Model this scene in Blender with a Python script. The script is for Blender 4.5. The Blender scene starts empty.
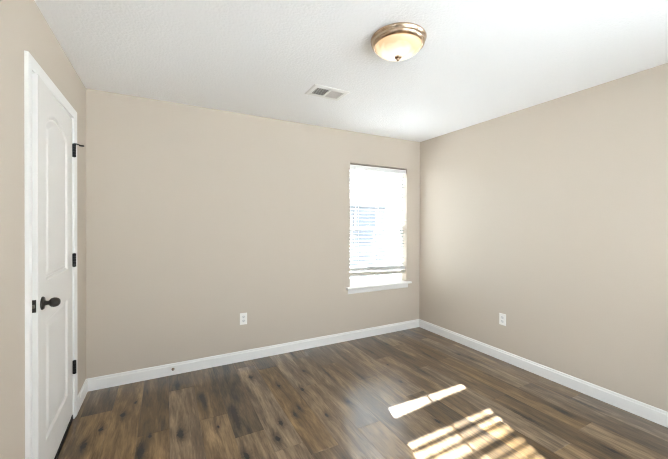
import bpy, bmesh, math, random
from mathutils import Vector, Matrix

# ------------------------------------------------------------------ camera, sky, sun, exposure
S = bpy.context.scene
C = S.collection
R = math.radians
random.seed(7)

F_PX, YAW, PITCH, ROLL, CY, EYE = 319.1045, 0.4864846, -0.0046464, -0.0025510, 225.8849, 1.3508
cam_data = bpy.data.cameras.new('camera')
cam = bpy.data.objects.new('camera', cam_data)
C.objects.link(cam)
cyw, syw, cp, sp, cr, sr = math.cos(YAW), math.sin(YAW), math.cos(PITCH), math.sin(PITCH), math.cos(ROLL), math.sin(ROLL)
r0 = Vector((cyw, -syw, 0)); d0 = Vector((syw, cyw, 0)); u0 = Vector((0, 0, 1))
d1 = d0 * cp + u0 * sp; u1 = -d0 * sp + u0 * cp
rgt = r0 * cr - u1 * sr; upv = r0 * sr + u1 * cr
M = Matrix((rgt, upv, -d1)).transposed().to_4x4()
M.translation = (0, 0, EYE)
cam.matrix_world = M
cam_data.sensor_width = 36.0
cam_data.sensor_fit = 'HORIZONTAL'
cam_data.lens = F_PX / 668 * 36.0
cam_data.shift_y = -(229.5 - CY) / 668
cam_data.clip_start = 0.02
cam_data.clip_end = 300
S.camera = cam

SKY_NORTH, SKY_SOUTH = 4.5, 6.4
world = bpy.data.worlds.new('sky'); S.world = world
world.use_nodes = True
wn = world.node_tree; wn.nodes.clear()
w_out = wn.nodes.new('ShaderNodeOutputWorld'); w_bg = wn.nodes.new('ShaderNodeBackground')
w_tc = wn.nodes.new('ShaderNodeTexCoord'); w_sep = wn.nodes.new('ShaderNodeSeparateXYZ')
w_rmp = wn.nodes.new('ShaderNodeValToRGB')
w_rmp.color_ramp.elements[0].position = 0.0; w_rmp.color_ramp.elements[0].color = (0.87, 0.94, 1.0, 1)
w_rmp.color_ramp.elements[1].position = 1.0; w_rmp.color_ramp.elements[1].color = (0.66, 0.84, 1.0, 1)
w_map = wn.nodes.new('ShaderNodeMapRange')              # sky strength varies by direction to balance the room, stronger toward the sun
w_map.inputs['From Min'].default_value = -0.35; w_map.inputs['From Max'].default_value = 0.5
w_map.inputs['To Min'].default_value = SKY_NORTH; w_map.inputs['To Max'].default_value = SKY_SOUTH
wn.links.new(w_tc.outputs['Generated'], w_sep.inputs[0])
w_fac = wn.nodes.new('ShaderNodeMapRange'); w_fac.inputs['From Min'].default_value = -0.4; w_fac.inputs['From Max'].default_value = 0.6
wn.links.new(w_sep.outputs['Y'], w_fac.inputs['Value'])
wn.links.new(w_fac.outputs[0], w_rmp.inputs[0])
wn.links.new(w_rmp.outputs[0], w_bg.inputs['Color'])
wn.links.new(w_sep.outputs['Y'], w_map.inputs['Value'])
wn.links.new(w_map.outputs[0], w_bg.inputs['Strength'])
wn.links.new(w_bg.outputs[0], w_out.inputs[0])

SUN = 92.0
sun_data = bpy.data.lights.new('sun', 'SUN')
sun_data.energy = SUN; sun_data.angle = R(0.6); sun_data.color = (0.90, 0.955, 1.0)
sun = bpy.data.objects.new('sun', sun_data); C.objects.link(sun)
sun.rotation_euler = Vector((-0.345, -1.0, -0.495)).to_track_quat('-Z', 'Y').to_euler()
sun.location = (3, 10, 6)

XR_ = 2.9775
def portal(name, loc, rot, sx, sy):                     # helps the sky light find the window openings
    l = bpy.data.lights.new(name, 'AREA'); l.shape = 'RECTANGLE'; l.size = sx; l.size_y = sy
    l.cycles.is_portal = True
    o = bpy.data.objects.new(name, l); C.objects.link(o); o.location = loc; o.rotation_euler = rot
portal('daylight_portal_back', (2.324, 3.40, 1.35), (R(-90), 0, 0), 0.9, 1.5)
portal('daylight_portal_right', (XR_ + 0.2, -0.12, 1.38), (0, R(90), 0), 1.6, 1.3)
portal('daylight_portal_left', (-0.765, -0.05, 1.30), (0, R(-90), 0), 1.5, 1.4)
portal('daylight_portal_rear', (1.60, -1.1, 1.15), (R(90), 0, 0), 2.2, 2.1)

S.view_settings.view_transform = 'Standard'
S.view_settings.look = 'None'
S.view_settings.exposure = 0.89
S.view_settings.gamma = 1.0
S.view_settings.use_curve_mapping = False
S.cycles.use_denoising = True
S.cycles.filter_width = 1.1
S.cycles.max_bounces = 16
S.cycles.diffuse_bounces = 10
S.cycles.transparent_max_bounces = 16
S.cycles.sample_clamp_indirect = 8.0

# ------------------------------------------------------------------ materials
def new_mat(name):
    m = bpy.data.materials.new(name); m.use_nodes = True
    nt = m.node_tree
    return m, nt, nt.nodes['Principled BSDF'], nt.nodes['Material Output']

def paint(name, col, rough=0.6, bump=0.0, scale=200.0, spec=0.5, metal=0.0, vary=0.0, detail=3.0):
    m, nt, b, out = new_mat(name)
    b.inputs['Base Color'].default_value = (*col, 1)
    b.inputs['Roughness'].default_value = rough
    b.inputs['Metallic'].default_value = metal
    b.inputs['Specular IOR Level'].default_value = spec
    tc = nt.nodes.new('ShaderNodeTexCoord')
    if bump or vary:
        n = nt.nodes.new('ShaderNodeTexNoise'); n.inputs['Scale'].default_value = scale
        n.inputs['Detail'].default_value = detail
        nt.links.new(tc.outputs['Object'], n.inputs['Vector'])
    if bump:
        bp = nt.nodes.new('ShaderNodeBump'); bp.inputs['Strength'].default_value = bump
        bp.inputs['Distance'].default_value = 0.004
        nt.links.new(n.outputs['Fac'], bp.inputs['Height'])
        nt.links.new(bp.outputs[0], b.inputs['Normal'])
    if vary:
        mx = nt.nodes.new('ShaderNodeMix'); mx.data_type = 'RGBA'
        mx.inputs[6].default_value = (*[c * (1 - vary) for c in col], 1)
        mx.inputs[7].default_value = (*[min(1, c * (1 + vary)) for c in col], 1)
        nt.links.new(n.outputs['Fac'], mx.inputs[0])
        nt.links.new(mx.outputs[2], b.inputs['Base Color'])
    return m

M_WALL = paint('wall_paint_beige', (0.527, 0.460, 0.386), 0.75, 0.12, 160, 0.3)
M_CEIL = paint('ceiling_paint_white', (0.89, 0.895, 0.905), 0.9, 0.8, 70, 0.2, detail=5)
M_TRIM = paint('trim_paint_white', (0.77, 0.755, 0.735), 0.4, 0.0, spec=0.5)
M_DOOR = paint('door_paint_white', (0.715, 0.69, 0.66), 0.45, 0.0, spec=0.45)
M_VINYL = paint('window_vinyl_white', (0.82, 0.82, 0.81), 0.4)
M_BRONZE = paint('oil_rubbed_bronze', (0.020, 0.015, 0.011), 0.35, 0.0, spec=0.6, metal=0.4)
M_BLACK = paint('black_hinge_and_gap_shade', (0.004, 0.004, 0.004), 0.5, 0.0, spec=0.25)  # hinge metal; also colours the shade strip under the door
M_LATCH = paint('worn_latch_brass', (0.16, 0.135, 0.10), 0.4, metal=1.0)
M_NICKEL = paint('brushed_bronze_pan', (0.52, 0.39, 0.28), 0.27, 0.0, metal=1.0)
M_PLATE = paint('outlet_plastic', (0.82, 0.80, 0.77), 0.4)
M_RECEPT = paint('receptacle_plastic', (0.70, 0.69, 0.68), 0.4)
M_SLOT = paint('slot_dark', (0.16, 0.155, 0.15), 0.6)
M_VENT = paint('vent_enamel_white', (0.80, 0.79, 0.77), 0.45)
M_LOUVER = paint('vent_louver_grey', (0.78, 0.775, 0.76), 0.5)
M_DUCT = paint('duct_dark', (0.28, 0.275, 0.26), 0.8)
M_STOP = paint('door_stop_brown', (0.20, 0.14, 0.09), 0.5)
M_CORD = paint('cord_white', (0.78, 0.78, 0.76), 0.7)
M_GRASS = paint('lawn', (0.13, 0.13, 0.115), 0.95, 0.0, 3, 0.1, vary=0.3)
M_BOUNCE_PALE = paint('bounce_ground_pale', (0.58, 0.58, 0.58), 0.9, vary=0.08, scale=8)  # pale surface of the added slab that bounces light indoors
M_BOUNCE_GREY = paint('bounce_ground_grey', (0.09, 0.09, 0.09), 0.9, vary=0.08, scale=8)  # grey of the added side slabs, set by the light they bounce
M_SIDING = paint('siding_grey', (0.20, 0.215, 0.24), 0.8)
M_ROOF = paint('roof_shingles', (0.2, 0.21, 0.23), 0.9, vary=0.2, scale=6)
M_HWIN = paint('dark_house_window', (0.10, 0.115, 0.14), 0.5)
M_HTRIM = paint('house_window_trim', (0.18, 0.19, 0.21), 0.7)

# glass pane that lets light straight through and mirrors a little
M_GLASS, nt, b, out = new_mat('window_glass')
nt.nodes.remove(b)
tr = nt.nodes.new('ShaderNodeBsdfTransparent'); tr.inputs[0].default_value = (0.97, 0.98, 0.975, 1)
gl = nt.nodes.new('ShaderNodeBsdfGlossy'); gl.inputs['Roughness'].default_value = 0.0
fr = nt.nodes.new('ShaderNodeFresnel'); fr.inputs[0].default_value = 1.45
mx = nt.nodes.new('ShaderNodeMixShader')
nt.links.new(fr.outputs[0], mx.inputs[0]); nt.links.new(tr.outputs[0], mx.inputs[1])
nt.links.new(gl.outputs[0], mx.inputs[2]); nt.links.new(mx.outputs[0], out.inputs[0])

# blind slats: white, slightly translucent
M_SLAT, nt, b, out = new_mat('blind_slat_white')
b.inputs['Base Color'].default_value = (0.38, 0.38, 0.38, 1); b.inputs['Roughness'].default_value = 0.45
tl = nt.nodes.new('ShaderNodeBsdfTranslucent'); tl.inputs[0].default_value = (0.80, 0.80, 0.80, 1)
mx = nt.nodes.new('ShaderNodeMixShader'); mx.inputs[0].default_value = 0.42
nt.links.new(b.outputs[0], mx.inputs[1]); nt.links.new(tl.outputs[0], mx.inputs[2]); nt.links.new(mx.outputs[0], out.inputs[0])
M_RAIL = paint('blind_rail_white', (0.50, 0.47, 0.41), 0.5)
M_HEAD = paint('headrail_tan', (0.22, 0.19, 0.15), 0.5)
M_VAL = paint('blind_valance_white', (0.74, 0.735, 0.72), 0.5)

# lit alabaster glass bowl of the ceiling lamp
M_BOWL, nt, b, out = new_mat('lit_alabaster_glass')
b.inputs['Base Color'].default_value = (0.32, 0.28, 0.22, 1); b.inputs['Roughness'].default_value = 0.25
tc = nt.nodes.new('ShaderNodeTexCoord'); nz = nt.nodes.new('ShaderNodeTexNoise')
nz.inputs['Scale'].default_value = 9.0; nz.inputs['Detail'].default_value = 2.0; nz.inputs['Distortion'].default_value = 0.8
nt.links.new(tc.outputs['Object'], nz.inputs['Vector'])
rp = nt.nodes.new('ShaderNodeValToRGB')
rp.color_ramp.elements[0].position = 0.30; rp.color_ramp.elements[0].color = (0.62, 0.37, 0.17, 1)
rp.color_ramp.elements[1].position = 0.58; rp.color_ramp.elements[1].color = (1.0, 0.84, 0.60, 1)
ln = nt.nodes.new('ShaderNodeVectorMath'); ln.operation = 'LENGTH'
fl = nt.nodes.new('ShaderNodeVectorMath'); fl.operation = 'MULTIPLY'; fl.inputs[1].default_value = (1, 1, 0)
nt.links.new(tc.outputs['Object'], fl.inputs[0]); nt.links.new(fl.outputs[0], ln.inputs[0])
rm = nt.nodes.new('ShaderNodeMapRange'); rm.inputs['From Min'].default_value = 0.06; rm.inputs['From Max'].default_value = 0.134
rm.inputs['To Min'].default_value = 0.10; rm.inputs['To Max'].default_value = -0.30
nt.links.new(ln.outputs['Value'], rm.inputs['Value'])
sm = nt.nodes.new('ShaderNodeMath'); sm.operation = 'ADD'
nt.links.new(nz.outputs['Fac'], sm.inputs[0]); nt.links.new(rm.outputs[0], sm.inputs[1])
nt.links.new(sm.outputs[0], rp.inputs[0]); nt.links.new(rp.outputs[0], b.inputs['Emission Color'])
b.inputs['Emission Strength'].default_value = 0.70

# vinyl plank floor: every plank carries its own tone; knots sit where the boards have them
KNOTS = [(-0.441, 2.415, 1.0), (-0.374, 2.564, .7), (-0.264, 2.684, .9), (-0.196, 2.827, .5), (-0.129, 2.202, 1.4), (0.087, 2.269, 1.4),
         (-0.087, 2.339, .5), (0.09, 2.961, .9), (0.248, 2.687, .9), (0.436, 2.376, .8), (0.666, 2.826, 1.0), (0.837, 2.565, .7),
         (0.694, 2.077, .7), (0.626, 1.936, .9), (0.418, 1.875, 1.1), (0.311, 2.232, .5), (0.99, 2.425, .8), (0.814, 2.128, .9),
         (0.872, 2.186, .7), (1.129, 2.72, .6), (1.011, 2.014, .6), (1.234, 2.087, .6), (1.896, 2.472, .5),
         (1.791, 2.153, .6), (2.706, 2.328, .6), (2.729, 2.187, .6), (2.21, 2.906, .7), (2.555, 3.03, .5),
         (2.549, 1.252, .7), (2.368, 0.903, .7), (1.656, 1.601, .6)]
STREAKS = [(0.262, 2.58, .9), (0.434, 2.25, 1.2), (1.164, 3.137, .8), (1.929, 2.806, .9), (1.535, 2.393, .8), (2.568, 1.916, .9),
           (2.097, 2.193, .7), (2.799, 1.222, 1.0), (2.24, 1.33, 1.2), (1.30, 2.62, .8), (0.60, 2.60, .6), (1.60, 2.75, .7),
           (2.40, 2.45, .7), (1.98, 1.75, .5)]
def floor_material():
    m, nt, b, out = new_mat('brown_oak_planks')
    N, L = nt.nodes.new, nt.links.new
    def math_(op, a, bb=None, c=None):
        n = N('ShaderNodeMath'); n.operation = op
        for i, v in enumerate((a, bb, c)):
            if v is None: continue
            if isinstance(v, (int, float)): n.inputs[i].default_value = v
            else: L(v, n.inputs[i])
        return n.outputs[0]
    tc = N('ShaderNodeTexCoord'); pos = tc.outputs['Object']
    at = N('ShaderNodeAttribute'); at.attribute_name = 'plank'
    sp_ = N('ShaderNodeSeparateColor'); L(at.outputs['Color'], sp_.inputs[0])
    tone, rnd, hue = sp_.outputs[0], sp_.outputs[1], sp_.outputs[2]
    # knot field
    def field(items, rx, ry):
        f = None
        for (x, y, a) in items:
            s = N('ShaderNodeVectorMath'); s.operation = 'SUBTRACT'; L(pos, s.inputs[0]); s.inputs[1].default_value = (x, y, 0)
            k = N('ShaderNodeVectorMath'); k.operation = 'MULTIPLY'; L(s.outputs[0], k.inputs[0]); k.inputs[1].default_value = (1 / rx, 1 / ry, 0)
            d = N('ShaderNodeVectorMath'); d.operation = 'DOT_PRODUCT'; L(k.outputs[0], d.inputs[0]); L(k.outputs[0], d.inputs[1])
            e = math_('MULTIPLY', math_('EXPONENT', math_('MULTIPLY', d.outputs['Value'], -1.0)), a)
            f = e if f is None else math_('ADD', f, e)
        return f
    wn_ = N('ShaderNodeTexNoise'); wn_.inputs['Scale'].default_value = 38.0; wn_.inputs['Detail'].default_value = 3.0; L(pos, wn_.inputs['Vector'])
    ws = N('ShaderNodeVectorMath'); ws.operation = 'SUBTRACT'; L(wn_.outputs['Color'], ws.inputs[0]); ws.inputs[1].default_value = (.5, .5, .5)
    wm = N('ShaderNodeVectorMath'); wm.operation = 'MULTIPLY'; L(ws.outputs[0], wm.inputs[0]); wm.inputs[1].default_value = (0.026, 0.040, 0)
    wa = N('ShaderNodeVectorMath'); wa.operation = 'ADD'; L(pos, wa.inputs[0]); L(wm.outputs[0], wa.inputs[1])
    raw, pos = pos, wa.outputs[0]
    halo = field(KNOTS, 0.026, 0.070)
    core = field(KNOTS, 0.014, 0.028)
    streak = field(STREAKS, 0.016, 0.15)
    tail = field(KNOTS, 0.008, 0.12)
    pos = raw
    # grain, stretched along the boards and pushed aside by the knots
    off = N('ShaderNodeCombineXYZ'); L(math_('MULTIPLY', rnd, 17.3), off.inputs[0]); L(math_('MULTIPLY', rnd, 41.7), off.inputs[1]); L(math_('MULTIPLY', rnd, 9.1), off.inputs[2])
    ad = N('ShaderNodeVectorMath'); ad.operation = 'ADD'; L(pos, ad.inputs[0]); L(off.outputs[0], ad.inputs[1])
    kx = N('ShaderNodeCombineXYZ'); L(math_('MULTIPLY', halo, 0.025), kx.inputs[0])
    ad2 = N('ShaderNodeVectorMath'); ad2.operation = 'ADD'; L(ad.outputs[0], ad2.inputs[0]); L(kx.outputs[0], ad2.inputs[1])
    def noise(scale_vec, detail, rough, dist=0.0):
        mp = N('ShaderNodeVectorMath'); mp.operation = 'MULTIPLY'; L(ad2.outputs[0], mp.inputs[0]); mp.inputs[1].default_value = scale_vec
        n = N('ShaderNodeTexNoise'); n.inputs['Scale'].default_value = 1.0; n.inputs['Detail'].default_value = detail
        n.inputs['Roughness'].default_value = rough; n.inputs['Distortion'].default_value = dist
        L(mp.outputs[0], n.inputs['Vector']); return n.outputs['Fac']
    fine = noise((120, 12.0, 1), 4, 0.65, 0.3)
    wide = noise((11, 1.5, 1), 3, 0.55, 1.0)
    cath = noise((36, 2.6, 1), 3, 0.6, 1.2)
    def dev(n, k): return math_('MULTIPLY', math_('SUBTRACT', n, 0.5), k)
    mid = noise((70, 7.0, 1), 3, 0.6, 0.6)
    v = math_('ADD', dev(wide, 0.80), math_('ADD', dev(cath, 0.28), math_('ADD', dev(mid, 0.26), dev(fine, 0.34))))
    v = math_('ADD', math_('ADD', v, 0.56), dev(tone, 0.60))
    v = math_('SUBTRACT', v, math_('MULTIPLY', halo, 0.30))
    v = math_('SUBTRACT', v, math_('MULTIPLY', tail, 0.09))
    wob = math_('ADD', math_('MULTIPLY', cath, 1.3), 0.3)
    v = math_('SUBTRACT', v, math_('MULTIPLY', math_('MULTIPLY', streak, wob), 0.34))
    rp = N('ShaderNodeValToRGB')
    cr_ = rp.color_ramp; cr_.elements[0].position = 0.22; cr_.elements[0].color = (0.012, 0.0075, 0.004, 1)
    cr_.elements[1].position = 0.92; cr_.elements[1].color = (0.385, 0.266, 0.155, 1)
    e = cr_.elements.new(0.56); e.color = (0.122, 0.080, 0.044, 1)
    L(v, rp.inputs[0])
    grey = N('ShaderNodeHueSaturation'); L(rp.outputs[0], grey.inputs['Color'])
    L(math_('ADD', math_('MULTIPLY', hue, 0.35), 0.90), grey.inputs['Saturation'])
    mk = N('ShaderNodeMix'); mk.data_type = 'RGBA'; L(grey.outputs[0], mk.inputs[6]); mk.inputs[7].default_value = (0.006, 0.0045, 0.003, 1)
    cl = N('ShaderNodeClamp'); L(math_('MULTIPLY_ADD', core, 5.0, -1.1), cl.inputs[0]); L(cl.outputs[0], mk.inputs[0])
    L(mk.outputs[2], b.inputs['Base Color'])
    L(math_('ADD', math_('MULTIPLY', fine, 0.10), 0.30), b.inputs['Roughness'])
    b.inputs['Specular IOR Level'].default_value = 0.12
    b.inputs['Coat Weight'].default_value = 1.0; b.inputs['Coat Roughness'].default_value = 0.27; b.inputs['Coat IOR'].default_value = 1.55
    bp = N('ShaderNodeBump'); bp.inputs['Strength'].default_value = 0.08; bp.inputs['Distance'].default_value = 0.002
    L(fine, bp.inputs['Height']); L(bp.outputs[0], b.inputs['Normal'])
    return m
M_FLOOR = floor_material()
M_SEAM = paint('plank_seam_dark', (0.035, 0.027, 0.02), 0.7)

# ------------------------------------------------------------------ mesh helpers
def world_origin(o):
    v = Vector((0, 0, 0))
    while o is not None:
        v += o.location; o = o.parent
    return v
def obj(name, bm, mat, parent=None, smooth=False, local=False, origin=None):
    if not isinstance(mat, (list, tuple)): mat = [mat]
    bmesh.ops.recalc_face_normals(bm, faces=bm.faces) if not smooth == 'keep' else None
    me = bpy.data.meshes.new(name)
    o = bpy.data.objects.new(name, me)
    if parent is not None and not local:
        bmesh.ops.translate(bm, verts=bm.verts, vec=-world_origin(parent))
    if origin is not None:
        bmesh.ops.translate(bm, verts=bm.verts, vec=-Vector(origin)); o.location = origin
    bm.to_mesh(me); bm.free()
    for m in mat: me.materials.append(m)
    if smooth:
        for p in me.polygons: p.use_smooth = True
    C.objects.link(o)
    if parent is not None: o.parent = parent
    return o
def tag(o, label=None, cat=None, group=None, kind=None):
    if label: o['label'] = label
    if cat: o['category'] = cat
    if group: o['group'] = group
    if kind: o['kind'] = kind
    return o
def thing(name, loc, label, cat, group=None, kind=None):
    o = bpy.data.objects.new(name, None); C.objects.link(o); o.location = loc; o.empty_display_size = 0.1
    return tag(o, label, cat, group, kind)
def box(bm, lo, hi, bevel=0.0, mi=0):
    n0 = len(bm.faces)
    v = [bm.verts.new((x, y, z)) for x in (lo[0], hi[0]) for y in (lo[1], hi[1]) for z in (lo[2], hi[2])]
    fs = [bm.faces.new([v[i] for i in q]) for q in ((0, 1, 3, 2), (4, 6, 7, 5), (0, 4, 5, 1), (2, 3, 7, 6), (0, 2, 6, 4), (1, 5, 7, 3))]
    for f in fs: f.material_index = mi
    if bevel:
        es = list({e for f in fs for e in f.edges})
        bmesh.ops.bevel(bm, geom=es, offset=bevel, segments=2, affect='EDGES', profile=0.5)
    return bm
def nb(): return bmesh.new()
def one_box(lo, hi, bevel=0.0): return box(nb(), lo, hi, bevel)
def lathe(bm, prof, centre, axis='Z', seg=48, sx=1.0, sy=1.0):
    """prof: (radius, height) pairs; turned about an axis through centre"""
    rings = []
    for (r, h) in prof:
        ring = []
        for k in range(1 if r < 1e-6 else seg):
            a = 2 * math.pi * k / seg
            p, q = r * math.cos(a) * sx, r * math.sin(a) * sy
            co = {'Z': (p, q, h), 'X': (h, p, q), 'Y': (p, h, q)}[axis]
            ring.append(bm.verts.new(Vector(centre) + Vector(co)))
        rings.append(ring)
    for a, b2 in zip(rings, rings[1:]):
        for k in range(seg):
            k2 = (k + 1) % seg
            q = [a[k % len(a)], a[k2 % len(a)], b2[k2 % len(b2)], b2[k % len(b2)]]
            u = []
            for x in q:
                if x not in u: u.append(x)
            if len(u) >= 3: bm.faces.new(u)
    for ring in (rings[0], rings[-1]):
        if len(ring) > 2: bm.faces.new(ring)
    return bm
def prism(bm, prof, fn0, fn1):
    """loft a closed profile between two placements"""
    a = [bm.verts.new(fn0(*p)) for p in prof]; b2 = [bm.verts.new(fn1(*p)) for p in prof]
    n = len(prof)
    for i in range(n): bm.faces.new((a[i], a[(i + 1) % n], b2[(i + 1) % n], b2[i]))
    bm.faces.new(a); bm.faces.new(b2)
    return bm
def sweep(bm, prof, stations):
    """loft a closed profile through several placements (mitred corners)"""
    rows = [[bm.verts.new(fn(*p)) for p in prof] for fn in stations]
    n = len(prof)
    for a, b2 in zip(rows, rows[1:]):
        for i in range(n): bm.faces.new((a[i], a[(i + 1) % n], b2[(i + 1) % n], b2[i]))
    bm.faces.new(rows[0]); bm.faces.new(rows[-1])
    return bm
def tube(bm, pts, r, seg=10):
    rows = []
    for i, p in enumerate(pts):
        p = Vector(p)
        t = (Vector(pts[min(i + 1, len(pts) - 1)]) - Vector(pts[max(i - 1, 0)])).normalized()
        a = t.orthogonal().normalized(); b2 = t.cross(a)
        rows.append([bm.verts.new(p + (a * math.cos(2 * math.pi * k / seg) + b2 * math.sin(2 * math.pi * k / seg)) * r) for k in range(seg)])
    for a, b2 in zip(rows, rows[1:]):
        for k in range(seg): bm.faces.new((a[k], a[(k + 1) % seg], b2[(k + 1) % seg], b2[k]))
    bm.faces.new(rows[0]); bm.faces.new(rows[-1])
    return bm

# ------------------------------------------------------------------ room shell
XL, XR, YB, YR, H = -0.565, 2.9775, 3.2042, -0.90, 2.44
T = 0.15
WX0, WX1, WZ0, WZ1 = 1.905, 2.758, 0.585, 2.072        # window opening in the back wall
DY0, DY1, DZ = 1.998, 2.786, 2.076                       # door opening in the left wall
RX0, RX1, RZ0, RZ1 = 0.50, 2.70, 0.10, 2.20              # opening for an added light window in the rear wall, behind the camera

bm = nb()
box(bm, (XL - T, YB, 0), (WX0, YB + T, H)); box(bm, (WX1, YB, 0), (XR + T, YB + T, H))
box(bm, (WX0, YB, 0), (WX1, YB + T, WZ0)); box(bm, (WX0, YB, WZ1), (WX1, YB + T, H))
tag(obj('wall_back', bm, M_WALL), 'beige back wall with the window and one outlet', 'wall', kind='structure')
SY0, SY1, SZ0, SZ1 = -0.75, 0.50, 0.60, 2.15              # opening for an added light window in the right wall, beside the camera
bm = nb()
box(bm, (XR, YR, 0), (XR + T, SY0, H)); box(bm, (XR, SY1, 0), (XR + T, YB, H))
box(bm, (XR, SY0, 0), (XR + T, SY1, SZ0)); box(bm, (XR, SY0, SZ1), (XR + T, SY1, H))
tag(obj('wall_right', bm, M_WALL), 'plain beige wall to the right of the window corner', 'wall', kind='structure')
bm = nb()
TL = 0.115
LY0, LY1, LZ0, LZ1 = -0.70, 0.50, 0.60, 1.85             # opening for an added light window in the left wall, beside the camera
box(bm, (XL - TL, YR, 0), (XL, LY0, H)); box(bm, (XL - TL, LY1, 0), (XL, DY0 - 0.018, H))
box(bm, (XL - TL, LY0, 0), (XL, LY1, LZ0)); box(bm, (XL - TL, LY0, LZ1), (XL, LY1, H)); box(bm, (XL - TL, DY1 + 0.018, 0), (XL, YB, H))
box(bm, (XL - TL, DY0 - 0.018, DZ + 0.018), (XL, DY1 + 0.018, H))
tag(obj('wall_left', bm, M_WALL), 'beige wall around the white door', 'wall', kind='structure')
bm = nb()
box(bm, (XL - T, YR - T, 0), (RX0, YR, H)); box(bm, (RX1, YR - T, 0), (XR + T, YR, H))
box(bm, (RX0, YR - T, 0), (RX1, YR, RZ0)); box(bm, (RX0, YR - T, RZ1), (RX1, YR, H))
tag(obj('wall_rear', bm, M_WALL), 'beige wall behind the camera with an added wide window', 'wall', kind='structure')
tag(obj('ceiling', one_box((XL - T, YR - T, H), (XR + T, YB + T, H + 0.12)), M_CEIL), 'white lightly textured ceiling', 'ceiling', kind='structure')
# closet behind the door
bm = nb()
box(bm, (XL - 1.2, 1.3, 0), (XL - 1.1, YB + T, H)); box(bm, (XL - 1.1, 1.3, 0), (XL - TL, 1.4, H)); box(bm, (XL - 1.1, YB, 0), (XL - T, YB + T, H))
box(bm, (XL - 1.2, 1.3, H), (XL - T, YB + T, H + 0.1))
tag(obj('wall_closet', bm, M_WALL), 'closet walls hidden behind the white door', 'wall', kind='structure')

# floor planks
bm = nb()
col_layer = bm.loops.layers.float_color.new('plank')
PW, PL, X0 = 0.183, 1.22, 0.026
JOINT = {-3: 2.787, -2: 1.99, -1: 2.360, 0: 2.885, 1: 2.362, 2: 2.065, 3: 1.83, 4: 2.93, 5: 2.46, 6: 1.786, 7: 2.74, 8: 2.330, 9: 1.95,
         10: 2.62, 11: 1.056, 12: 1.60, 13: 2.32, 14: 1.62, 15: 2.55}
TONE = {(-3, 0): .40, (-3, -1): .62, (-2, 0): .62, (-1, 0): .40, (-1, -1): .66, (0, 0): .36, (0, -1): .66, (1, 0): .40, (1, -1): .66,
        (2, 0): .24, (2, -1): .52, (3, 0): .64, (3, -1): .58, (4, 0): .3, (4, -1): .55, (5, 0): .62, (5, -1): .64, (6, 0): .55, (7, 0): .30,
        (7, -1): .5, (6, -1): .62, (8, 0): .42, (8, -1): .62, (9, 0): .60, (10, 0): .40, (10, -1): .55, (11, 0): .56, (11, -1): .62,
        (12, 0): .46, (12, -1): .38, (13, 0): .44, (13, -1): .50, (14, 0): .56, (14, -1): .48, (15, 0): .48, (15, -1): .58}
rng = random.Random(3)
G = 0.0007
for k in range(-10, 17):
    xa, xb = X0 + PW * k, X0 + PW * (k + 1)
    xa2, xb2 = max(xa, XL - 1.1), min(xb, XR)
    if xb2 - xa2 < 0.01: continue
    ymin = 1.4 if xb2 < XL + 0.1 else YR
    j = JOINT.get(k, rng.uniform(1.6, 2.8))
    for n in range(-4, 2):
        ya, yb = max(j + PL * n, ymin), min(j + PL * (n + 1), YB)
        if yb - ya < 0.01: continue
        c = (TONE.get((k, n), rng.uniform(.3, .7)), rng.random(), rng.random(), 1)
        v = [bm.verts.new(p) for p in ((xa2 + G, ya + G, 0), (xb2 - G, ya + G, 0), (xb2 - G, yb - G, 0), (xa2 + G, yb - G, 0))]
        lo = [bm.verts.new((p.co.x + sx * G, p.co.y + sy * G, -0.0015)) for p, sx, sy in zip(v, (-1, 1, 1, -1), (-1, -1, 1, 1))]
        fs = [bm.faces.new(v)] + [bm.faces.new((v[i], lo[i], lo[(i + 1) % 4], v[(i + 1) % 4])) for i in range(4)]
        for f in fs:
            for l in f.loops: l[col_layer] = c
box(bm, (XL - T, YR - T, -0.1), (XR + T, YB + T, -0.0014), mi=1); box(bm, (XL - 1.2, 1.3, -0.1), (XL - T, YB + T, -0.0014), mi=1)
tag(obj('floor', bm, [M_FLOOR, M_SEAM]), 'brown knotty wood plank floor with sun stripes', 'floor', kind='structure')

# baseboards
BB = [(0, 0), (0.0140, 0), (0.0140, 0.078), (0.0125, 0.082), (0.0095, 0.085), (0.0090, 0.092), (0.0065, 0.098), (0.0040, 0.1005), (0, 0.1005)]
bm = prism(nb(), BB, lambda t, z: (XL + t, YB - t, z), lambda t, z: (XR - t, YB - t, z))
tag(obj('baseboard_back', bm, M_TRIM), 'white baseboard along the back wall under the window', 'baseboard', kind='structure')
bm = prism(nb(), BB, lambda t, z: (XR - t, YB - t, z), lambda t, z: (XR - t, YR, z))
tag(obj('baseboard_right', bm, M_TRIM), 'long white baseboard along the right wall', 'baseboard', kind='structure')
bm = prism(nb(), BB, lambda t, z: (XL + t, YB - t, z), lambda t, z: (XL + t, DY1 + 0.059, z))
prism(bm, BB, lambda t, z: (XL + t, DY0 - 0.058, z), lambda t, z: (XL + t, YR, z))
tag(obj('baseboard_left', bm, M_TRIM), 'short white baseboard between door casing and corner', 'baseboard', kind='structure')

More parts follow.
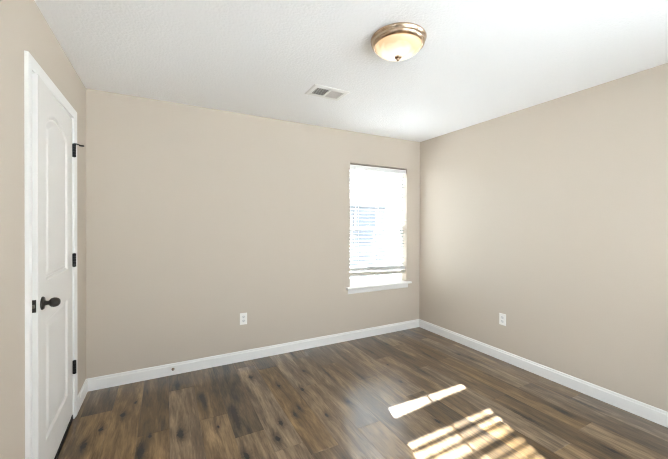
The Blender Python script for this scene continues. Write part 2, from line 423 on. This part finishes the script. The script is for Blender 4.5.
# door casing (mitred) and jamb
CAS = [(0, 0), (0.009, 0), (0.0105, 0.004), (0.0105, 0.012), (0.0125, 0.020), (0.0145, 0.030), (0.0145, 0.046), (0.0155, 0.049), (0.0155, 0.054), (0.013, 0.056), (0, 0.056)]
ya, yb, zt = DY0 - 0.003, DY1 + 0.004, DZ + 0.004
bm = sweep(nb(), CAS, [lambda t, w: (XL + t, ya - w, 0), lambda t, w: (XL + t, ya - w, zt + w), lambda t, w: (XL + t, yb + w, zt + w), lambda t, w: (XL + t, yb + w, 0)])
trim = tag(obj('trim_1', bm, M_TRIM), 'white moulded casing framing the door', 'door trim', kind='structure')
bm = nb()
box(bm, (XL - TL, DY0 - 0.018, 0), (XL, DY0, DZ + 0.018)); box(bm, (XL - TL, DY1, 0), (XL, DY1 + 0.018, DZ + 0.018)); box(bm, (XL - TL, DY0, DZ), (XL, DY1, DZ + 0.018))
box(bm, (XL - 0.052, DY0, 0), (XL - 0.040, DY0 + 0.012, DZ)); box(bm, (XL - 0.052, DY1 - 0.012, 0), (XL - 0.040, DY1, DZ)); box(bm, (XL - 0.052, DY0, DZ - 0.012), (XL - 0.040, DY1, DZ))
obj('door_jamb', bm, M_TRIM, trim)

# ------------------------------------------------------------------ door
HINGE_Y = 2.782
door = thing('door_1', (XL, HINGE_Y, 0), 'white two panel arch top door standing slightly ajar', 'door', kind='structure')
door.rotation_euler = (0, 0, R(2.1))
DW, DT, DB, DTOP = 0.776, 0.035, 0.040, 2.064
def arch_sd(s, z, s0, s1, z0, zs, ztop):
    c = (s0 + s1) / 2; w = (s1 - s0) / 2; rise = ztop - zs
    rad = (w * w + rise * rise) / (2 * rise)
    return min(s - s0, s1 - s, z - z0, rad - math.hypot(s - c, z - (ztop - rad)) if z > ztop - rad else 9.0)
def panel_depth(s, z):
    sd = max(arch_sd(s, z, 0.155, 0.640, 1.060, 1.872, 1.950), min(s - 0.155, 0.640 - s, z - 0.235, 0.858 - z))
    if sd <= 0: return 0.0
    if sd < 0.007: return -0.0095 * (sd / 0.007)
    if sd < 0.022: return -0.0095 + 0.0018 * math.sin((sd - .007) / 0.015 * math.pi)
    if sd < 0.050: return -0.0095 + 0.0080 * (sd - 0.022) / 0.028
    return -0.0015
bm = nb()
ss = [0.0]
while ss[-1] < DW - 1e-6: ss.append(min(DW, ss[-1] + 0.0045))
zs_ = [DB]
while zs_[-1] < DTOP - 1e-6: zs_.append(min(DTOP, zs_[-1] + 0.0055))
grid = [[bm.verts.new((panel_depth(s, z), -s, z)) for z in zs_] for s in ss]
for a, b2 in zip(grid, grid[1:]):
    for i in range(len(zs_) - 1): bm.faces.new((a[i], b2[i], b2[i + 1], a[i + 1]))
bk = [bm.verts.new((-DT, -s, z)) for s, z in ((0, DB), (DW, DB), (DW, DTOP), (0, DTOP))]
bm.faces.new(bk)
bm.faces.new([bk[0], bk[3]] + [v for v in reversed(grid[0])])
bm.faces.new([bk[2], bk[1]] + [v for v in grid[-1]])
bm.faces.new([bk[1], bk[0]] + [g[0] for g in grid])
bm.faces.new([bk[3], bk[2]] + [g[-1] for g in reversed(grid)])
obj('door_panel', bm, M_DOOR, door, local=True)
# hinges
for i, zc in enumerate((1.856, 1.100, 0.360)):
    bm = nb()
    for q in range(5):
        z0 = zc - 0.0455 + q * 0.0182
        lathe(bm, [(0.0095, z0 + 0.0003), (0.0105, z0 + 0.0010), (0.0105, z0 + 0.0172), (0.0095, z0 + 0.0179)], (0.0105, 0.002, 0), 'Z', 20)
    lathe(bm, [(0.0001, zc + 0.048), (0.005, zc + 0.0475), (0.007, zc + 0.0465), (0.006, zc + 0.0455)], (0.0105, 0.002, 0), 'Z', 16)
    lathe(bm, [(0.0001, zc - 0.048), (0.005, zc - 0.0475), (0.007, zc - 0.0465), (0.006, zc - 0.0455)], (0.0105, 0.002, 0), 'Z', 16)
    box(bm, (-0.030, 0.0004, zc - 0.0445), (0.004, 0.0018, zc + 0.0445))
    h = obj('hinge', bm, M_BLACK, door, local=True)
    h['label'] = 'black metal hinge barrel'
    if i == 0:
        bm = nb()
        tube(bm, [(0.0105, 0.002, zc + 0.046), (0.022, 0.008, zc + 0.047), (0.044, 0.018, zc + 0.042)], 0.0042)
        lathe(bm, [(0.0015, zc + 0.034), (0.010, zc + 0.035), (0.012, zc + 0.040), (0.010, zc + 0.045), (0.0015, zc + 0.046)], (0.048, 0.020, 0), 'Z', 20, 1.4, 1.0)
        obj('hinge_pin_stop', bm, M_BRONZE, h, local=True)
bm = nb(); box(bm, (-0.030, -DW + 0.002, 0.004), (0.004, -0.012, DB - 0.0003), 0.001)  # black strip put in for the dark shade below the ajar door
sw = obj('door_gap_shade', bm, M_BLACK, door, local=True); sw['label'] = 'black strip standing in for shade under the door'
# knob
KS, KZ = -(DW - 0.062), 0.957
bm = nb()
lathe(bm, [(0.0325, 0.0), (0.0330, 0.003), (0.0300, 0.008), (0.018, 0.0105), (0.0125, 0.012), (0.0105, 0.020), (0.0110, 0.027), (0.0165, 0.030),
           (0.0215, 0.036), (0.0240, 0.045), (0.0228, 0.055), (0.0185, 0.064), (0.0110, 0.0695), (0.0001, 0.0715)], (0, KS, KZ), 'X', 40)
k = obj('door_knob', bm, M_BRONZE, door, smooth=True, local=True); k['label'] = 'dark bronze egg shaped door knob with round rose'
bm = nb()
box(bm, (-0.0290, -DW - 0.0016, KZ - 0.0300), (-0.0070, -DW + 0.002, KZ + 0.0300), 0.0005)
lp = obj('latch_plate', bm, M_BRONZE, door, local=True); lp['label'] = 'dark bronze latch plate on the door edge'
bm = nb()
prism(bm, [(-0.0245, 0.0), (-0.0115, 0.0), (-0.0120, 0.010), (-0.0160, 0.011)], lambda x, d: (x, -DW - 0.0016 - d, KZ - 0.008), lambda x, d: (x, -DW - 0.0016 - d, KZ + 0.008))
obj('latch_bolt', bm, M_LATCH, lp, local=True)

# ------------------------------------------------------------------ window with sill
win = thing('window_1', (2.324, YB, WZ0), 'white double hung window in the back wall', 'window', kind='structure')
FY0, FY1 = 3.288, 3.366
bm = nb()
fw = 0.014
box(bm, (WX0, FY0, WZ0), (WX0 + fw, FY1, WZ1)); box(bm, (WX1 - fw, FY0, WZ0), (WX1, FY1, WZ1))
box(bm, (WX0 + fw, FY0, WZ1 - 0.02), (WX1 - fw, FY1, WZ1)); box(bm, (WX0 + fw, FY0, WZ0), (WX1 - fw, FY1, 0.645))
obj('window_frame', bm, M_VINYL, win)
gx0, gx1 = WX0 + fw, WX1 - fw
def sash(y0, y1, z0, z1, st, rb, rt, label):
    bm = nb()
    box(bm, (gx0, y0, z0), (gx0 + st, y1, z1), 0.002); box(bm, (gx1 - st, y0, z0), (gx1, y1, z1), 0.002)
    box(bm, (gx0 + st, y0, z0), (gx1 - st, y1, z0 + rb), 0.002); box(bm, (gx0 + st, y0, z1 - rt), (gx1 - st, y1, z1), 0.002)
    s = obj('window_sash', bm, M_VINYL, win)
    yc = (y0 + y1) / 2
    p = obj('window_pane', one_box((gx0 + st, yc - 0.002, z0 + rb), (gx1 - st, yc + 0.002, z1 - rt)), M_GLASS, s)
    return s, yc
s_lo, yc_lo = sash(3.294, 3.324, 0.645, 1.322, 0.022, 0.058, 0.034, 'lower')
s_up, yc_up = sash(3.328, 3.358, 1.290, WZ1 - 0.02, 0.022, 0.034, 0.030, 'upper')
obj('window_muntin', one_box((2.316, yc_lo - 0.004, 0.703), (2.330, yc_lo + 0.004, 1.288)), M_VINYL, s_lo)
bm = nb()
box(bm, (2.30, 3.280, 1.312), (2.345, 3.296, 1.322), 0.002)
obj('window_lock', bm, M_VINYL, s_lo)
# stool with horns, apron
SZ = 0.618
bm = nb()
STP = [(3.156, SZ - 0.004), (3.158, SZ), (3.288, SZ), (3.288, SZ - 0.022), (3.160, SZ - 0.022), (3.155, SZ - 0.016), (3.154, SZ - 0.010)]
prism(bm, STP, lambda y, z: (WX0 + 0.0005, y, z), lambda y, z: (WX1 - 0.0005, y, z))
HRN = [(3.156, SZ - 0.004), (3.158, SZ), (YB, SZ), (YB, SZ - 0.022), (3.160, SZ - 0.022), (3.155, SZ - 0.016), (3.154, SZ - 0.010)]
prism(bm, HRN, lambda y, z: (WX0 - 0.051, y, z), lambda y, z: (WX0 + 0.0005, y, z))
prism(bm, HRN, lambda y, z: (WX1 - 0.0005, y, z), lambda y, z: (WX1 + 0.046, y, z))
obj('window_sill', bm, M_TRIM, win)
APR = [(0, SZ - 0.022), (0.016, SZ - 0.022), (0.016, SZ - 0.034), (0.0125, SZ - 0.040), (0.0125, SZ - 0.066), (0.009, SZ - 0.072), (0.006, SZ - 0.079), (0, SZ - 0.079)]
bm = prism(nb(), APR, lambda t, z: (WX0 - 0.027, YB - t, z), lambda t, z: (WX1 + 0.014, YB - t, z))
obj('window_apron', bm, M_TRIM, win)

# ------------------------------------------------------------------ blind
blind = thing('window_blind', (2.324, 3.245, WZ1), 'white horizontal slat blind lowered over the back window', 'window blind')
BX0, BX1 = WX0 + 0.006, WX1 - 0.008
BY = 3.250
bm = one_box((BX0, 3.240, 2.012), (BX1, 3.280, 2.0705), 0.001)
obj('headrail', bm, M_HEAD, blind)
VAL = [(0, 2.004), (0.009, 2.004), (0.010, 2.012), (0.007, 2.020), (0.007, 2.038), (0.010, 2.046), (0.009, 2.053), (0, 2.053)]
bm = prism(nb(), VAL, lambda t, z: (BX0 - 0.003, 3.226 - t, z), lambda t, z: (BX1 + 0.003, 3.226 - t, z))
obj('valance', bm, M_VAL, blind)
def slat(bm, z, tilt, drop=lambda u: 0.0, n=16, w=0.050, th=0.0026):
    """one slat: slightly crowned strip; tilt > 0 lowers the room-side edge"""
    prof = []
    for k in range(7):
        q = -1 + 2 * k / 6; prof.append((q * w / 2, 0.0016 * (1 - q * q) + th / 2))
    for k in range(7):
        q = 1 - 2 * k / 6; prof.append((q * w / 2, 0.0016 * (1 - q * q) - th / 2))
    c, s = math.cos(R(tilt)), math.sin(R(tilt))
    rows = []
    for i in range(n + 1):
        u = i / n; x = BX0 + 0.014 + (BX1 - BX0 - 0.018) * u; dz = drop(u)
        rows.append([bm.verts.new((x, BY + a * c - b2 * s, z + dz + a * s + b2 * c)) for a, b2 in prof])
    m_ = len(prof)
    for a, b2 in zip(rows, rows[1:]):
        for i in range(m_): bm.faces.new((a[i], a[(i + 1) % m_], b2[(i + 1) % m_], b2[i]))
    bm.faces.new(rows[0]); bm.faces.new(rows[-1])
TILT_D = 0.028                                           # the rail hangs lower at its right end
bm = nb()
stack = [(0.7905 + 0.0042 * i, 2 + (i % 3)) for i in range(11)]
for z, t in stack: slat(bm, z, t, lambda u, k=(0.8365 - z) / 0.046: (0.010 - TILT_D * u) * k - (1 - k) * 0.020 * max(0, (u - 0.45) / 0.55))
slat(bm, 0.8365, 3, lambda u: 0.010 - 0.030 * max(0, (u - 0.45) / 0.55))
obj('stacked_slats', bm, M_VAL, blind)
bm = nb()
for z, t in [(0.846, 9), (0.886, 0), (0.930, 6), (0.986, -12), (1.028, 6)]: slat(bm, z, t, lambda u: 0.004 - 0.008 * u)
z = 1.066
rs = random.Random(5)
while z < 2.0:
    slat(bm, z, (rs.uniform(5, 12) if z < 1.3 else rs.uniform(-4, 3)), lambda u: 0.002 - 0.004 * u)
    z += 0.0425
obj('slats', bm, M_SLAT, blind)
bm = nb()
RP = [(-0.025, -0.001), (-0.025, 0.034), (-0.020, 0.038), (0.020, 0.038), (0.025, 0.034), (0.025, -0.001), (0.018, -0.003), (-0.018, -0.003)]
prism(bm, RP, lambda y, z: (BX0 + 0.003, BY + y, 0.744 + z + 0.004), lambda y, z: (BX1 - 0.003, BY + y, 0.744 + z + 0.004 - TILT_D))
obj('bottom_rail', bm, M_RAIL, blind)
for x in (2.035, 2.324, 2.612):
    bm = nb()
    dz = 0.748 - TILT_D * (x - BX0) / (BX1 - BX0)
    for y in (BY - 0.0262, BY + 0.0262): tube(bm, [(x, y, dz + 0.036), (x, y, 2.024)], 0.0008, 6)
    tube(bm, [(x + 0.012, BY, dz + 0.036), (x + 0.012, BY, 2.024)], 0.0008, 6)
    obj('ladder_cord', bm, M_CORD, blind)
bm = nb()
tube(bm, [(1.985, 3.2135, 2.035), (1.984, 3.2120, 1.99), (1.982, 3.2110, 1.36), (1.982, 3.2110, 1.325)], 0.0032, 8)
obj('tilt_wand', bm, M_CORD, blind)

# ------------------------------------------------------------------ windows added out of view to light the room
win2 = thing('added_window_rear', (1.60, YR, RZ0), 'wide window added behind the camera to light the room', 'window', kind='structure')
bm = nb()
for x in (RX0, (RX0 + RX1) / 2 - 0.02, RX1 - 0.04): box(bm, (x, YR - 0.11, RZ0), (x + 0.04, YR - 0.05, RZ1))
for z in (RZ0, RZ1 - 0.04): box(bm, (RX0, YR - 0.109, z), (RX1, YR - 0.051, z + 0.04))
f2 = obj('window_frame', bm, M_VINYL, win2)  # frame of the added rear window
obj('window_pane', one_box((RX0 + 0.02, YR - 0.082, RZ0 + 0.02), (RX1 - 0.02, YR - 0.078, RZ1 - 0.02)), M_GLASS, f2)  # pane of the added rear window

win3 = thing('added_window_right', (XR, -0.125, SZ0), 'window added in the right wall to light the room', 'window', kind='structure')  # unseen window, added to brighten the left wall and ceiling
bm = nb()
for y in (SY0, SY1 - 0.04): box(bm, (XR + 0.05, y, SZ0), (XR + 0.11, y + 0.04, SZ1))
for z in (SZ0, (SZ0 + SZ1) / 2 - 0.02, SZ1 - 0.04): box(bm, (XR + 0.051, SY0, z), (XR + 0.109, SY1, z + 0.04))
f3 = obj('window_frame', bm, M_VINYL, win3)  # frame of the added right window
obj('window_pane', one_box((XR + 0.078, SY0 + 0.02, SZ0 + 0.02), (XR + 0.082, SY1 - 0.02, SZ1 - 0.02)), M_GLASS, f3)

win4 = thing('added_window_left', (XL, -0.05, LZ0), 'window added in the left wall to light the room', 'window', kind='structure')  # unseen window, added to light the right wall evenly
bm = nb()
for y in (LY0, LY1 - 0.04): box(bm, (XL - 0.10, y, LZ0), (XL - 0.04, y + 0.04, LZ1))
for z in (LZ0, (LZ0 + LZ1) / 2 - 0.02, LZ1 - 0.04): box(bm, (XL - 0.099, LY0, z), (XL - 0.041, LY1, z + 0.04))
f4 = obj('window_frame', bm, M_VINYL, win4)  # frame of the added left window
obj('window_pane', one_box((XL - 0.072, LY0 + 0.02, LZ0 + 0.02), (XL - 0.068, LY1 - 0.02, LZ1 - 0.02)), M_GLASS, f4)

# ------------------------------------------------------------------ ceiling lamp
LX, LY = 1.207, 1.484
lamp = thing('ceiling_light', (LX, LY, H), 'round flush ceiling light with lit alabaster glass bowl', 'ceiling light')
bm = nb()
lathe(bm, [(0.146, H), (0.158, H - 0.002), (0.161, H - 0.008), (0.160, H - 0.014), (0.154, H - 0.019), (0.152, H - 0.025), (0.154, H - 0.030),
           (0.151, H - 0.038), (0.145, H - 0.043), (0.141, H - 0.048), (0.136, H - 0.049), (0.132, H - 0.042), (0.132, H - 0.020)], (LX, LY, 0), 'Z', 72)
obj('lamp_pan', bm, M_NICKEL, lamp, smooth=True)
bm = nb()
pr = [(0.1325, H - 0.040)]
for i in range(1, 15):
    a = i / 14 * math.pi / 2
    pr.append((0.1335 * math.cos(a) ** 1.22 if i < 14 else 0.0001, H - 0.044 - 0.064 * math.sin(a) ** 1.1))
lathe(bm, pr, (LX, LY, 0), 'Z', 72)
obj('glass_shade', bm, M_BOWL, lamp, smooth=True)
bm = nb()
zb = H - 0.107
lathe(bm, [(0.004, zb + 0.006), (0.019, zb + 0.002), (0.021, zb - 0.002), (0.017, zb - 0.007), (0.007, zb - 0.010), (0.006, zb - 0.012), (0.009, zb - 0.016), (0.007, zb - 0.020), (0.0001, zb - 0.022)], (LX, LY, 0), 'Z', 32)
obj('finial', bm, M_NICKEL, lamp, smooth=True)

# ------------------------------------------------------------------ ceiling vent
VX0, VX1, VY0, VY1 = 1.026, 1.342, 2.262, 2.472
OX0, OX1, OY0, OY1 = 1.068, 1.298, 2.304, 2.434
vent = thing('ceiling_vent', ((VX0 + VX1) / 2, (VY0 + VY1) / 2, H), 'white rectangular air register in the ceiling', 'ceiling vent')
XM = (OX0 + OX1) / 2
FR = [(0.0, 0.0), (0.0, -0.003), (0.012, -0.0075), (0.036, -0.0085), (0.042, -0.006), (0.042, 0.0)]
bm = nb()
st = [lambda w, z: (VX0 + w, VY0 + w, H + z), lambda w, z: (VX1 - w, VY0 + w, H + z), lambda w, z: (VX1 - w, VY1 - w, H + z), lambda w, z: (VX0 + w, VY1 - w, H + z)]
rows = [[bm.verts.new(f(w, z)) for w, z in FR] for f in st]
for a, b2 in zip(rows, rows[1:] + rows[:1]):
    for i in range(len(FR)): bm.faces.new((a[i], a[(i + 1) % len(FR)], b2[(i + 1) % len(FR)], b2[i]))
box(bm, (XM - 0.008, OY0, H - 0.009), (XM + 0.008, OY1, H - 0.002))
obj('vent_frame', bm, M_VENT, vent)
obj('vent_duct', one_box((OX0, OY0, H - 0.0016), (OX1, OY1, H - 0.0004)), M_DUCT, vent)
for (xa, xb, sgn, lab) in ((OX0 + 0.004, XM - 0.009, 1, 'louvers turned so the dark duct shows'), (XM + 0.009, OX1 - 0.004, -1, 'louvers turned to show their pale faces')):
    bm = nb()
    n = 9
    for i in range(n):
        x = xa + (xb - xa) * (i + 0.5) / n
        dx = 0.0045 * sgn
        prism(bm, [(x - dx - 0.0004, H - 0.0085), (x - dx + 0.0004, H - 0.0085), (x + dx + 0.0004, H - 0.0018), (x + dx - 0.0004, H - 0.0018)],
              lambda a, z: (a, OY0, z), lambda a, z: (a, OY1, z))
    lv = obj('vent_louvers', bm, M_LOUVER, vent); lv['label'] = lab

# ------------------------------------------------------------------ outlets
def outlet(loc, rz, label):
    """built facing -y around the origin, then turned and placed"""
    t = thing('wall_outlet', loc, label, 'outlet', 'duplex outlets low on the walls')
    t.rotation_euler = (0, 0, rz)
    bm = nb(); box(bm, (-0.035, -0.006, -0.0575), (0.035, 0.0, 0.0575), 0.003)
    obj('cover_plate', bm, M_PLATE, t, local=True)
    for zc in (0.0195, -0.0195):
        bm = nb(); lathe(bm, [(0.0168, -0.005), (0.0168, -0.0080), (0.0160, -0.0086), (0.0001, -0.0086)], (0, 0, zc), 'Y', 28, 1.0, 0.86)
        r = obj('receptacle', bm, M_RECEPT, t, local=True)
        bm = nb()
        box(bm, (-0.0075, -0.0090, zc + 0.000), (-0.0052, -0.0084, zc + 0.0085)); box(bm, (0.0052, -0.0090, zc + 0.001), (0.0075, -0.0084, zc + 0.0075))
        lathe(bm, [(0.0026, -0.0084), (0.0026, -0.0090), (0.0001, -0.0090)], (0, 0, zc - 0.0065), 'Y', 12)
        obj('plug_slots', bm, M_SLOT, r, local=True)
    bm = nb(); lathe(bm, [(0.0032, -0.0055), (0.0032, -0.0068), (0.0001, -0.0072)], (0, 0, 0), 'Y', 14)
    obj('cover_screw', bm, M_PLATE, t, local=True)
    return t
outlet((0.684, YB, 0.4155), 0, 'white outlet low on the back wall left of the window')
outlet((XR, 2.022, 0.408), R(-90), 'white outlet low on the wall right of the corner')

# small stop on the back baseboard
bm = nb()
lathe(bm, [(0.0001, YB - 0.034), (0.0065, YB - 0.033), (0.008, YB - 0.028), (0.006, YB - 0.024), (0.0055, YB - 0.019), (0.012, YB - 0.0165), (0.0125, YB - 0.0138)], (0.062, 0, 0.052), 'Y', 20)
tag(obj('door_stop', bm, M_STOP, smooth=True, origin=(0.062, YB - 0.0138, 0.052)), 'small brown door stop screwed to the back baseboard', 'door stop')

# ------------------------------------------------------------------ outside
GZ = -0.35
bm = nb(); box(bm, (-60, YB + T + 0.02, GZ - 0.2), (80, 90, GZ)); tag(obj('ground_outside', bm, M_GRASS), 'dry lawn outside the window', 'lawn', kind='structure')
tag(obj('bounce_ground_rear', one_box((-30, -40, GZ - 0.2), (30, YR - T - 0.02, GZ + 0.2)), M_BOUNCE_PALE), 'pale slab added behind the camera to bounce light indoors', 'added ground', kind='structure')  # unseen ground added as a reflector for the rear window
tag(obj('bounce_ground_right', one_box((XR + T + 0.05, -12, GZ - 0.1), (16, 4.2, GZ + 0.03)), M_BOUNCE_GREY), 'grey slab added outside the right wall to bounce light', 'driveway', kind='structure')  # unseen ground added to send light up through the right window
tag(obj('bounce_ground_left', one_box((-9, -1.0, GZ - 0.1), (XL - T - 0.6, 4.2, GZ + 0.03)), M_BOUNCE_GREY), 'grey slab added outside the left wall to bounce light', 'path', kind='structure')  # unseen ground added to send light up through the left window
hs = thing('house', (4.8, 13.6, GZ), 'pale grey house faintly visible outside through the window blind', 'house')
HX0, HX1, HY0, HY1, HE = 1.6, 8.0, 10.6, 16.6, 2.1
bm = nb(); box(bm, (HX0, HY0, GZ), (HX1, HY1, HE))
for i in range(18):
    z = GZ + 0.15 * i
    prism(bm, [(0, z), (-0.02, z), (0, z + 0.15)], lambda t, q: (HX0, HY0 + t, q), lambda t, q: (HX1, HY0 + t, q))
obj('house_wall', bm, M_SIDING, hs)
ym = (HY0 + HY1) / 2
bm = prism(nb(), [(HY0 - 0.4, HE - 0.05), (HY0 - 0.4, HE + 0.05), (ym, HE + 1.0), (HY1 + 0.4, HE + 0.05), (HY1 + 0.4, HE - 0.05)], lambda y, z: (HX0 - 0.3, y, z), lambda y, z: (HX1 + 0.3, y, z))
obj('roof', bm, M_ROOF, hs)
for x in (2.8, 5.0, 7.0):
    bm = nb(); box(bm, (x - 0.55, HY0 - 0.05, 0.55), (x + 0.55, HY0 + 0.02, 1.85))
    w = obj('house_window', bm, M_HTRIM, hs)
    obj('pane', one_box((x - 0.47, HY0 - 0.06, 0.63), (x + 0.47, HY0 - 0.045, 1.77)), M_HWIN, w)
